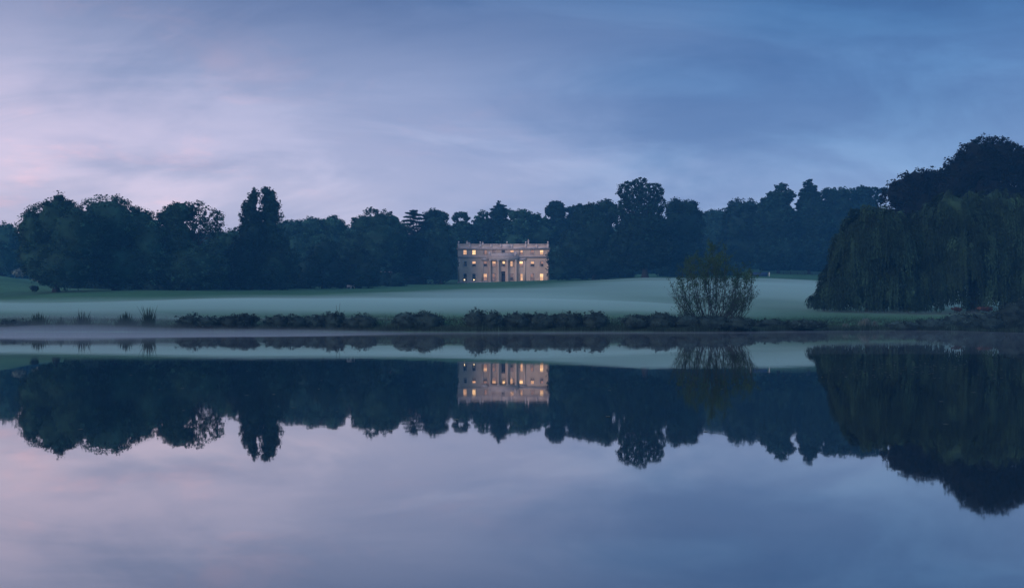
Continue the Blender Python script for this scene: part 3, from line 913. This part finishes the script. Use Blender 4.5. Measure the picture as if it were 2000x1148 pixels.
# weeping willows
def willow(label, D, base_px, lobes_px, tufts, foot_px, ragged=12.0):
    x = (base_px - 1000) / F * D
    org = np.array([x, D, GZ(x, D)])
    root = empty('weeping_willow', org, label, 'tree', 'weeping willows on the right bank')
    k = D / F
    mb = MB()
    lob = []
    for px, py, rx, ry in lobes_px:
        c = at(px, py, D) - org
        c[1] += RNG.uniform(-.2, .2) * rx * k
        lob.append((c, np.array([rx * k, rx * k * .8, ry * k])))
    for c, r in list(lob):
        for _ in range(6):
            d = unit(1)[0]
            d[1] = -abs(d[1]) * .9
            d[2] = abs(d[2]) * 1.0 - .35
            d /= np.linalg.norm(d)
            f_ = RNG.uniform(.30, .46)
            lob.append((c + d * r * .78, r * f_ * np.array([1.1, 1.0, .85])))
    foot = EYE + (HOR - 602) / F * D - org[2]
    wts = np.array([(r[0] * r[2]) ** .85 for c, r in lob])
    cnt = (tufts * wts / wts.sum()).astype(int)
    C_all, U_all, W_all, T_all = [], [], [], []
    for (c, r), n in zip(lob, cnt):
        d = unit(n)
        d[:, 2] = np.abs(d[:, 2]) * 1.1 - 0.35
        d /= np.linalg.norm(d, axis=1)[:, None]
        P = c + d * r
        keep = np.ones(n, bool)
        for c2, r2 in lob:
            if c2 is c: continue
            q = (P - c2) / r2
            keep &= (q * q).sum(1) > .62
        sel = np.flatnonzero(keep)
        for p, dd in zip(P[sel], d[sel]):
            L0 = RNG.uniform(1.8, 5.5)
            o2 = dd[:2] / (np.linalg.norm(dd[:2]) + .05)
            side = np.array([-o2[1], o2[0]])
            push = RNG.uniform(.1, 1.1)
            wdt = RNG.uniform(.5, 1.2)
            btint = .66 * np.exp(RNG.normal() * .32)
            for _ in range(26):
                q_ = RNG.normal()
                st = p + np.array([side[0] * q_ * wdt * .5, side[1] * q_ * wdt * .5, -.22 * q_ * q_]) + RNG.normal(size=3) * np.array([.12, .12, .10])
                ln = L0 * RNG.uniform(.45, 1.15)
                ns_ = max(4, int(ln / .36))
                t = np.linspace(0, 1, ns_)
                reach = push + RNG.uniform(.2, .9)
                bx = st[0] + o2[0] * reach * np.sqrt(t)
                by = st[1] + o2[1] * reach * np.sqrt(t)
                bz = st[2] + .45 * np.sin(np.minimum(t * 4, np.pi)) - ln * t ** 1.2
                pxx = 1000 + (bx + org[0]) / (by + org[1]) * F
                fz = EYE + (HOR - np.interp(pxx, foot_px[0], foot_px[1])) / F * D - org[2]
                kk = bz > fz + RNG.uniform(0, .8)
                Cc = np.stack([bx, by, bz], 1)[kk]
                if len(Cc) == 0: continue
                C_all.append(Cc + RNG.normal(size=Cc.shape) * .04)
                tg = np.gradient(np.stack([bx, by, bz], 1), axis=0)[kk]
                tg /= np.linalg.norm(tg, axis=1)[:, None] + 1e-6
                U_all.append(tg * .27 + RNG.normal(size=tg.shape) * .04)
                W_all.append(np.array([side[0], side[1], 0]) + RNG.normal(size=tg.shape) * .35)
                T_all.append(np.full(len(tg), btint * RNG.uniform(.75, 1.25)))
    C_ = np.concatenate(C_all)
    n = len(C_)
    U = np.concatenate(U_all) * RNG.uniform(.7, 1.3, n)[:, None]
    Wd = np.concatenate(W_all) * RNG.uniform(.05, .10, n)[:, None]
    mb.leaves(C_, U, Wd, np.concatenate(T_all))
    cr = mb.build('hanging_foliage', M['willow'], root)
    cb = MB()
    for c, r in lob[:len(lobes_px)]:
        if c[2] - r[2] * .72 < foot: 
            rz = max((c[2] - foot) * .95, r[2] * .4)
        else:
            rz = r[2] * .78
        V = bumpy((0, 0, 0), (1, 1, 1), 1.0)
        V = V * np.array([r[0] * .70, r[1] * .66, rz])
        V[:, 2] = np.where(V[:, 2] > 0, V[:, 2] * (r[2] * .80 / rz), V[:, 2])
        cb.add(V + c, None, ICO_T)
    cb.build('inner_foliage', M['willow'], root)
    tb = MB()
    top = max(lob, key=lambda q: q[0][2] + q[1][2])[0]
    pth = limb_path((0, 0, -.4), (0, 0, 6.0), 6, .03)
    tb.tube(pth, np.linspace(1.0, .6, 6), 10)
    for c, r in lob[:len(lobes_px)]:
        tb.tube(limb_path(pth[-1 - int(RNG.integers(0, 2))], c, 6), np.linspace(.4, .1, 6), 7)
    tb.build('trunk', M['bark'], root)


willow('left weeping willow, rounded curtain reaching down beside the misty field', 158, 1700,
       [(1700, 450, 46, 46), (1672, 478, 38, 50), (1730, 470, 52, 60), (1630, 556, 26, 42), (1597, 592, 13, 18), (1670, 560, 50, 60), (1740, 560, 50, 60), (1656, 492, 26, 40)], 900, ([1560, 1600, 1700, 1800], [600, 606, 611, 611]))
willow('right weeping willow, wider and taller, running out of view at the right', 160, 1900,
       [(1870, 430, 64, 58), (1950, 425, 64, 56), (1810, 470, 50, 62), (2020, 430, 60, 60), (1900, 500, 70, 74), (1980, 500, 64, 74), (1820, 545, 50, 56), (2060, 520, 60, 90), (1960, 560, 60, 40)], 1250, ([1780, 1842, 1848, 1854, 1872, 1880, 1896, 1960, 2050], [613, 610, 604, 601, 601, 608, 611, 611, 611]))

# the olive riverside shrub
D = 121.0
x = (1390 - 1000) / F * D
org = np.array([x, D, GZ(x, D) - .1])
sh = empty('willow_shrub', org, 'many stemmed willow shrub with olive top leaves at the water', 'shrub')
k = D / F
stems, lv = MB(), MB()
CC = []
for i in range(120):
    side_stem = i % 3 == 0
    t_ = RNG.uniform(-1, 1)
    if side_stem:
        tx = 1390 + np.sign(t_) * RNG.uniform(48, 76)
        ty = RNG.uniform(535, 598)
        t_ = (tx - 1390) / 76
    else:
        hd = [(1346, 20), (1398, 30), (1398, 30), (1450, 14), (1390, 60)][int(RNG.integers(0, 5))]
        tx = min(1466, max(1316, hd[0] + RNG.normal() * hd[1] * .8))
        t_ = (tx - 1390) / 76
        silh = np.interp(tx, [1315, 1330, 1345, 1362, 1378, 1398, 1415, 1432, 1448, 1460, 1468], [570, 515, 490, 522, 500, 481, 498, 532, 522, 520, 560])
        ty = silh + abs(RNG.normal()) * 26
    tip = at(tx, ty, D) - org
    tip[1] += RNG.uniform(-4, 4)
    b0 = np.array([RNG.normal() * 1.0 + t_ * 1.6, RNG.normal() * .7, 0])
    mid = np.array([b0[0] * .35 + tip[0] * .75, tip[1] * .6, tip[2] * .42])
    t = np.linspace(0, 1, 9)[:, None]
    P = (1 - t) ** 2 * b0 + 2 * t * (1 - t) * mid + t * t * tip + RNG.normal(size=(9, 3)) * .05
    stems.tube(P, np.linspace(.045, .010, 9), 5)
    for j in range(12):
        s = int(RNG.integers(3, 9))
        dd = unit(1)[0] * np.array([1, 1, .4]) + np.array([np.sign(tip[0]) * .2, 0, .9])
        ln = RNG.uniform(.6, 1.5)
        e_ = P[s] + dd * ln * .7
        bpth = limb_path(P[s], e_, 4, .1)
        stems.tube(bpth, np.linspace(.016, .006, 4), 3)
        hgt = (P[s][2]) / 10
        nleaf = int(5 + 42 * np.clip((hgt - .40) * 2.2, 0, 1))
        tt = RNG.random(nleaf)[:, None]
        CC.append(P[s] + (e_ - P[s]) * tt * 1.1 + RNG.normal(size=(nleaf, 3)) * .13)
CC = np.concatenate(CC)
n = len(CC)
U = unit(n) * .10 + np.array([0, 0, .06])
Wd = np.cross(U, unit(n)) * .36
lv.leaves(CC, U, Wd, np.exp(RNG.normal(size=n) * .3))
stems.build('stem', M['stem'], sh)['kind'] = 'stuff'
lv.build('foliage', M['olive'], sh)


# ------------------------------------------------------------------ bank plants
def bank_shrub(label, lobes_px, Doff=1.2, spikes=0, mat='bush', group='low shrubs along the far bank'):
    cx = np.mean([l[0] for l in lobes_px])
    D = 114.0
    for _ in range(6):
        D = float(shore((cx - 1000) / F * D)) + Doff
    x = (cx - 1000) / F * D
    org = np.array([x, D, GZ(x, D)])
    root = empty('bank_shrub', org, label, 'shrub', group)
    k = D / F
    lb = []
    for px, py, rx, ry in lobes_px:
        c = at(px, py, D) - org
        lb.append((c[0], c[1], c[2], rx * k, min(rx * k * .8, 1.4), ry * 1.25 * k, 1))
        n = max(1, int(rx / 11))
        for _ in range(n):
            c2 = at(px + RNG.uniform(-.85, .85) * rx, py - RNG.uniform(.1, .6) * ry, D) - org
            rr = RNG.uniform(.35, .6) * min(ry, 14) * k
            lb.append((c2[0], c2[1], c2[2], rr * 1.5, rr, rr, 1))
    mb = MB()
    L0 = crown_mesh(lb, .085, .30, 20, .75, .85, .8, .5)
    L0.build('foliage', M[mat], root)
    if spikes:
        sp = MB()
        for _ in range(spikes):
            l = lobes_px[int(RNG.integers(0, len(lobes_px)))]
            px = l[0] + RNG.uniform(-.85, .85) * l[2]
            b = at(px, l[1] + l[3] * .2, D) - org
            e_ = at(px + RNG.normal() * 6, l[1] - l[3] * RNG.uniform(.9, 1.5), D) - org
            e_[1] += RNG.normal() * .2
            wv = np.array([.012, 0, 0])
            sp.add([b - wv * 1.5, b + wv * 1.5, (b + e_) / 2 + wv * 1.2 + [0.02, 0, .05], (b + e_) / 2 - wv * 1.2 + [0.02, 0, .05], e_], [(0, 1, 2, 3)], [(3, 2, 4)])
        sp.build('grass_blades', M['reed'], root)['kind'] = 'stuff'
    return root


bank_shrub('faint shrub deep in the mist at the left end of the bank', [(30, 636, 36, 9)], spikes=20)
bank_shrub('long low shrub below the twin conifers, its left half', [(372, 630, 28, 12), (405, 631, 30, 11)])
bank_shrub('dark hump of shrub below the twin conifers, its right end', [(452, 629, 26, 12), (478, 628, 24, 13)])
bank_shrub('misty shrub next right of the dark humps, smooth topped', [(545, 631, 30, 12), (578, 631, 24, 12)], spikes=12)
bank_shrub('shrub at the foot of the three bare stalks', [(618, 631, 30, 13), (650, 628, 26, 15)], spikes=14)
bank_shrub('small mound right of the three bare stalks', [(712, 630, 24, 14), (690, 634, 24, 10)], spikes=14)
bank_shrub('rounded mound with long grass standing out of its top, left of the house', [(798, 629, 34, 15), (832, 629, 34, 16)], spikes=90)
bank_shrub('tall blocky shrub directly below the house, first of three', [(930, 626, 25, 16), (960, 628, 24, 15)], spikes=24)
bank_shrub('even hedge like shrub directly below the house, middle of three', [(1010, 629, 34, 15), (1060, 629, 34, 15)], spikes=30)
bank_shrub('shrub right of the house front, last of three joined ones', [(1110, 628, 32, 15), (1160, 628, 28, 16)], spikes=30)
bank_shrub('low shrub left of the olive willow shrub', [(1245, 630, 30, 13), (1290, 629, 32, 15)], spikes=26)
bank_shrub('dark brambles round the foot of the olive willow shrub', [(1340, 630, 34, 12), (1390, 632, 44, 13), (1440, 632, 34, 10)], spikes=20)
bank_shrub('flat bankside growth between the olive shrub and the pale reeds', [(1505, 633, 40, 8), (1570, 634, 44, 8)], spikes=50)
bank_shrub('low dark growth right of the pale reeds', [(1770, 638, 44, 9), (1820, 636, 40, 11)], spikes=30)
bank_shrub('dark mound on the bank under the right willow', [(1880, 632, 50, 15), (1930, 630, 44, 16)], spikes=20)
bank_shrub('highest dark mound at the right end of the bank', [(1985, 620, 40, 26), (2030, 615, 40, 30)], spikes=10)


def reeds(label, px, top, w_px, n, mat='reed', foot=642, name='reed_clump', tall=None, Doff=1.0, group='reed clumps on the far bank', bend=1.0):
    D = 114.0
    for _ in range(6):
        D = float(shore((px - 1000) / F * D)) + Doff
    x = (px - 1000) / F * D
    org = np.array([x, D, GZ(x, D)])
    root = empty(name, org, label, 'plant', group)
    mb = MB()
    k = D / F
    for i in range(n):
        u = RNG.normal() * .45
        u = max(-1, min(1, u))
        b = np.array([u * w_px * k * .7, RNG.normal() * .25, -.05])
        hgt = (foot - top) * k * (1 - .5 * abs(u)) * RNG.uniform(.45, 1.0)
        if tall and i < tall: hgt = (foot - top) * k * RNG.uniform(.85, 1.05)
        lean = (u * .5 + RNG.normal() * .12) * bend
        e_ = b + np.array([lean * hgt * .6, RNG.normal() * .15, hgt])
        md = (b + e_) / 2 + np.array([-lean * hgt * .12, 0, hgt * .08])
        wv = np.array([RNG.uniform(.012, .024), .006, 0])
        wv = wv * 1.9
        mb.add([b - wv, b + wv, md + wv, md - wv, e_], [(0, 1, 2, 3)], [(3, 2, 4)])
    o = mb.build('blades', M[mat], root)
    o['kind'] = 'stuff'
    return root


reeds('wide faint reed clump, leftmost on the misty bank', 76, 602, 30, 170)
reeds('thin reed clump with one raised tuft, second from the left', 160, 600, 26, 120, tall=4)
reeds('dense fan shaped reed clump, third from the left', 246, 600, 26, 210)
reeds('narrow reed clump with two tallest upright shoots, fourth from the left', 292, 592, 18, 130, tall=10)
reeds('faint short reeds between the first and second clumps', 118, 612, 16, 70)
# pale drooping reeds on the right bank


def drooping(label, px, w_px, h_px, n):
    D = 114.0
    for _ in range(6):
        D = float(shore((px - 1000) / F * D)) + .5
    x = (px - 1000) / F * D
    org = np.array([x, D, 0.0])
    root = empty('sedge_clump', org, label, 'plant', 'pale drooping sedges on the right bank')
    mb = MB()
    k = D / F
    for i in range(n):
        a = RNG.uniform(0, 2 * np.pi)
        ln = w_px * k * RNG.uniform(.5, 1.0)
        h = h_px * k * RNG.uniform(.6, 1.0)
        t = np.linspace(0, 1, 7)
        P = np.stack([np.cos(a) * ln * t, np.sin(a) * ln * .6 * t, .5 + h * np.sin(t * 2.5) - t * .5], 1)
        wd = np.stack([-np.sin(a) * np.ones(7), np.cos(a) * np.ones(7), np.zeros(7)], 1) * (.045 * (1 - .7 * t))[:, None]
        V = np.stack([P - wd, P + wd], 1).reshape(-1, 3)
        mb.add(V, [(2 * j, 2 * j + 1, 2 * j + 3, 2 * j + 2) for j in range(6)])
    mb.build('leaves', M['palereed'], root)['kind'] = 'stuff'


drooping('small pale drooping sedge at the water, left of the larger tuft', 1652, 11, 12, 30)
drooping('largest pale arching sedge tuft at the water before the left willow', 1690, 18, 22, 80)
drooping('pale sedge touching the largest tuft on its right', 1708, 12, 16, 40)

# three bare stalks
D = float(shore((662 - 1000) / F * 114)) + 1.0
org = at(660, 642, D); org[2] = GZ(org[0], D)
st = empty('bare_stalks', org, 'bare dead stalks, two upright and one leaning right, above the bank shrubs', 'plant')
for (x0, y0, x1, y1) in ((659, 628, 657, 596), (659, 628, 664, 592), (660, 622, 674, 606)):
    a, b = at(x0, y0, D) - org, at(x1, y1, D) - org
    s_ = MB()
    s_.tube(limb_path(a, b, 5, .02), np.linspace(.035, .012, 5), 5)
    s_.build('stalk', M['bark'], st)
s_ = MB(); s_.tube([(0, 0, -.1), at(659, 628, D) - org + np.array([0, 0, .05])], [.06, .04], 6); s_.build('stump', M['bark'], st)


def plant_mound(name, label, cat, px, py, rx, ry, D, mat, leaf=.12, cl=.35, group=None):
    org = at(px, py, D)
    org[2] = GZ(org[0], D)
    c = at(px, py, D) - org
    k = D / F
    root = empty(name, org, label, cat, group)
    crown_mesh([(c[0], c[1], max(c[2], .15), rx * k, rx * k * .6, ry * k, 1), (c[0] + rx * k * .5, c[1], max(c[2], .15) * .8, rx * k * .6, rx * k * .5, ry * k * .8, 1)], leaf, cl, 22, 1.0, .8).build('foliage', M[mat], root)
    return root


RG = 'russet plants under the right willow'
plant_mound('russet_plant', 'low orange leaved plant under the right willow, the left one', 'plant', 1868, 603, 9, 2.5, 152, 'russet', .1, .25, RG)
plant_mound('russet_plant', 'wider flatter russet plant under the right willow, the right one', 'plant', 1922, 602, 14, 2, 152, 'russet', .1, .25, RG)
plant_mound('flowering_shrub', 'pale blossoming shrub on the hill edge below the far left trees', 'shrub', 36, 533, 12, 6, 292, 'paleleaf', .22, .6, 'pale shrubs on the left hill')
plant_mound('flowering_shrub', 'small pale shrub right under the large dark left tree', 'shrub', 71, 541, 7, 5, 232, 'paleleaf', .18, .5, 'pale shrubs on the left hill')
plant_mound('flowering_shrub', 'grey shrub lower on the left hill slope', 'shrub', 66, 563, 8, 5, 222, 'bush', .18, .5, 'pale shrubs on the left hill')
plant_mound('garden_shrub', 'pale sloping shrub above the clipped hedge left of the house', 'shrub', 780, 529, 14, 9, 352, 'paleleaf', .25, .7, None)

# clipped hedge left of the house
a, b = at(728, 550, 332), at(832, 546, 340)
org = (a + b) / 2
org[2] = GZ(org[0], org[1])
hg = empty('clipped_hedge', org, 'long low clipped hedge left of the house', 'hedge', rz=math.atan2(b[1] - a[1], b[0] - a[0]))
ln = float(np.linalg.norm((b - a)[:2]))
hb = MB(); hb.box(-ln / 2, ln / 2, -.9, .9, -1.0, 2.6)
hb.build('hedge_core', M['hedge'], hg)
cls = []
for _ in range(650):
    f_ = RNG.integers(0, 3)
    xx = RNG.uniform(-ln / 2, ln / 2)
    p = (xx, RNG.uniform(-.9, .9), 2.6) if f_ == 0 else (xx, -.9 if f_ == 1 else .9, RNG.uniform(0, 2.6))
    cls.append((*p, .28))
hl = MB(); leaf_cloud(hl, np.array(cls), 14, .13, 1.0); hl.build('hedge_leaves', M['hedge'], hg)
# pale low wall behind it
a, b = at(724, 534, 350), at(795, 534, 352)
org = (a + b) / 2; org[2] = GZ(org[0], org[1])
wl = empty('garden_wall', org, 'low pale garden wall above the clipped hedge left of the house', 'wall')
ln = float(b[0] - a[0])
hh = EYE + (HOR - 531) / F * 350 - org[2]
for nm, bx_ in (('wall_face', (-ln / 2, ln / 2, -.2, .2, -.8, hh)), ('coping', (-ln / 2 - .1, ln / 2 + .1, -.28, .28, hh + .002, hh + .15))):
    q = MB(); q.box(*bx_); q.build(nm, material('garden wall stone', (.20, .20, .20), var=.2, scale=1.5) if nm == 'wall_face' else M['stone_trim'], wl)


# two white benches on the lawn edge
def seat(label, px, D=283):
    x = (px - 1000) / F * D
    r = empty('garden_bench', (x, D, GZ(x, D)), label, 'bench', 'white garden benches on the lawn')
    for nm, bx_ in (('seat', (-.55, .55, -.25, .25, .42, .48)), ('backrest', (-.55, .55, .2, .26, .55, 1.0)), ('leg', (-.5, -.42, -.22, -.14, 0, .419)), ('leg', (.42, .5, -.22, -.14, 0, .419)), ('leg', (-.5, -.42, .16, .24, 0, .419)), ('leg', (.42, .5, .16, .24, 0, .419)), ('armrest', (-.58, -.50, -.25, .19, .66, .72)), ('armrest', (.50, .58, -.25, .19, .66, .72)), ('back_post', (-.5, -.42, .2, .26, .482, .548)), ('back_post', (.42, .5, .2, .26, .482, .548))):
        q = MB(); q.box(*bx_); q.build(nm, M['white'], r)


seat('left of the two small white benches at the far edge of the lawn', 681)
seat('right of the two small white benches at the far edge of the lawn', 689)

# blue sheeted low barrier between two white posts
D = 352.0
for i, (px, lab) in enumerate(((1466, 'white post at the left end of the low blue barrier'), (1502.5, 'white post at the right end of the low blue barrier'))):
    x = (px - 1000) / F * D
    z = GZ(x, D)
    q = MB(); q.box(-.12, .12, -.12, .12, -.3, 1.35); q.add([(-.16, -.16, 1.352), (.16, -.16, 1.352), (.16, .16, 1.352), (-.16, .16, 1.352), (0, 0, 1.55)], [(0, 3, 2, 1)], [(0, 1, 4), (1, 2, 4), (2, 3, 4), (3, 0, 4)])
    o = q.build('white_post', M['white']); o.location = (x, D, z)
    tag(o, lab, 'post', 'white posts on the far side of the field')
x0, x1 = (1469 - 1000) / F * D, (1499 - 1000) / F * D
xm = (x0 + x1) / 2
br = empty('low_barrier', (xm, D, GZ(xm, D)), 'low dark blue barrier between two white posts across the field', 'barrier')
hw_ = (x1 - x0) / 2
q = MB(); q.box(-hw_, hw_, -.04, .04, .05, 1.45); q.build('panel', M['bluesheet'], br)
for sx in (-hw_ + .05, 0, hw_ - .05):
    q = MB(); q.box(sx - .05, sx + .05, .045, .13, -.2, 1.5); q.build('stake', M['bark'], br)


# rail fence on the far right rise
def rail_fence(label, px0, px1, D, h=1.2):
    x0, x1 = (px0 - 1000) / F * D, (px1 - 1000) / F * D
    r = empty('rail_fence', (x0, D, GZ(x0, D)), label, 'fence')
    n = max(2, int((x1 - x0) / 2.4))
    xs_ = np.linspace(x0, x1, n + 1)
    zs = [GZ(v, D) - GZ(x0, D) for v in xs_]
    for v, z in zip(xs_, zs):
        q = MB(); q.box(v - x0 - .06, v - x0 + .06, -.06, .06, z - .3, z + h); q.build('post', M['white' if False else 'bark'], r)
    for i in range(n):
        for hh_ in (h * .5, h * .92):
            q = MB(); q.tube([(xs_[i] - x0 + .061, -.09, zs[i] + hh_), (xs_[i + 1] - x0 - .061, -.09, zs[i + 1] + hh_)], [.045, .045], 5); q.build('rail', M['bark'], r)


rail_fence('dark rail fence on the rise between the barrier and the left willow', 1530, 1600, 372)

# ------------------------------------------------------------------ ground cover
gb = MB()
n = 90000
xx = RNG.uniform(-75, 95, n)
yy = shore(xx) + 0.15 + np.abs(RNG.normal(size=n)) * np.where(RNG.random(n) < .55, 1.3, 6)
zz = ground(xx, yy)
B_ = np.stack([xx, yy, zz - .03], 1)
h = RNG.uniform(.10, .30, n) + np.exp(-(yy - shore(xx)) / 1.6) * RNG.uniform(.1, 1.25, n) * (0.6 + 0.4 * np.sin(xx * .37) * np.sin(xx * .91 + 1))
E_ = B_ + np.stack([RNG.normal(size=n) * .10, RNG.normal(size=n) * .10, h], 1)
wv = np.stack([np.full(n, .03), np.zeros(n), np.zeros(n)], 1)
V = np.stack([B_ - wv, B_ + wv, E_], 1).reshape(-1, 3)
gb.add(V, None, np.arange(3 * n).reshape(n, 3), np.exp(RNG.normal(size=n) * .35))
tag(gb.build('bank_grass', M['reed']), kind='stuff')
fl = MB()
n = 520
D_ = RNG.uniform(14, 95, n)
D_[200:] = 26 + np.abs(RNG.normal(size=n - 200)) * 12
pxs = 1000 + RNG.uniform(-1, 1, n) * 1000
pxs[200:] = 1760 + RNG.normal(size=n - 200) * 160
xx = (pxs - 1000) / F * D_
a = RNG.random(n) * 6.3
s_ = RNG.uniform(.02, .07, n)
fl.leaves(np.stack([xx, D_, np.full(n, .006)], 1), np.stack([np.cos(a) * s_, np.sin(a) * s_, np.zeros(n)], 1), np.stack([-np.sin(a) * s_ * .6, np.cos(a) * s_ * .6, np.zeros(n)], 1))
tag(fl.build('floating_leaves', M['palereed']), kind='stuff')

# ------------------------------------------------------------------ haze and mist
hz_m = volume('evening haze', (0.12, 0.52, 1.0), 0.00050)
q = MB(); q.box(-4050, 4050, -2550, 4850, -2.2, 56)
tag(q.build('haze', hz_m), kind='stuff')


def mist_sheet(name, xs_, ys_, topf, botf, mat):
    X, Y = np.meshgrid(xs_, ys_)
    Zb = botf(X, Y)
    Zt = np.maximum(topf(X, Y), Zb + .02)
    nx, ny = len(xs_), len(ys_)
    n = nx * ny
    V = np.concatenate([np.stack([X, Y, Zt], -1).reshape(-1, 3), np.stack([X, Y, Zb], -1).reshape(-1, 3)])
    I = np.arange(n).reshape(ny, nx)
    Qt = np.stack([I[:-1, :-1], I[:-1, 1:], I[1:, 1:], I[1:, :-1]], -1).reshape(-1, 4)
    Qb = Qt[:, ::-1] + n
    ring = np.concatenate([I[0, :-1], I[:-1, -1], I[-1, :0:-1], I[:0:-1, 0]])
    nxt = np.roll(ring, -1)
    Qs = np.stack([ring, ring + n, nxt + n, nxt], -1)
    me = mesh_np(name, V, np.concatenate([Qt, Qb, Qs]), True)
    return tag(link(name, me, mat), kind='stuff')


def sm(t):
    t = np.clip(t, 0, 1)
    return t * t * (3 - 2 * t)


def field_mist_top(X, Y):
    u = 1000 + X / Y * F
    far = np.interp(u, [-300, 0, 300, 600, 900, 1100, 1260, 1500, 1800], [218, 214, 216, 238, 298, 328, 338, 348, 348])
    st = shore(X) - 2
    lvl = 1.9 + .6 * np.sin(X * .031 + Y * .02) + .4 * np.sin(Y * .055 + X * .012 + 1) + .2 * np.sin(X * .11 + 2 + Y * .03)
    t = lvl * sm((Y - st - 6) / 40) * sm((far + 8 - Y) / 125)
    return ground(X, Y) + t - .15


def field_mist_bot(X, Y):
    return ground(X, Y) - .9


mist_m = volume('field mist', (0.70, 1.0, 0.97), 0.033, 0.1)
mist_sheet('field_mist', np.arange(-190, 150, 5.0), np.arange(108, 354, 3.0), field_mist_top, field_mist_bot, mist_m)


def lake_mist_top(X, Y):
    s = shore(X)
    lat = np.interp(X, [-120, -48, -32, -15, 5, 30, 60], [1, 1, .72, .36, .14, .06, 0]) * sm((X + 140) / 20)
    t = (0.62 + .2 * np.sin(X * .09 + Y * .05) + .15 * np.sin(X * .23)) * lat
    return np.maximum(ground(X, Y), 0) + t * (1 + 0.9 * sm((Y - s + 4) / 5)) * sm((Y - (s - 34)) / 32) * sm((s + 14 - Y) / 12)


lake_m = volume('lake mist', (0.78, 0.92, 1.0), 0.027, 0.35)
mist_sheet('lake_mist', np.arange(-145, 60, 5.0), np.arange(44, 150, 2.0), lake_mist_top, lambda X, Y: 0 * X + .01, lake_m)
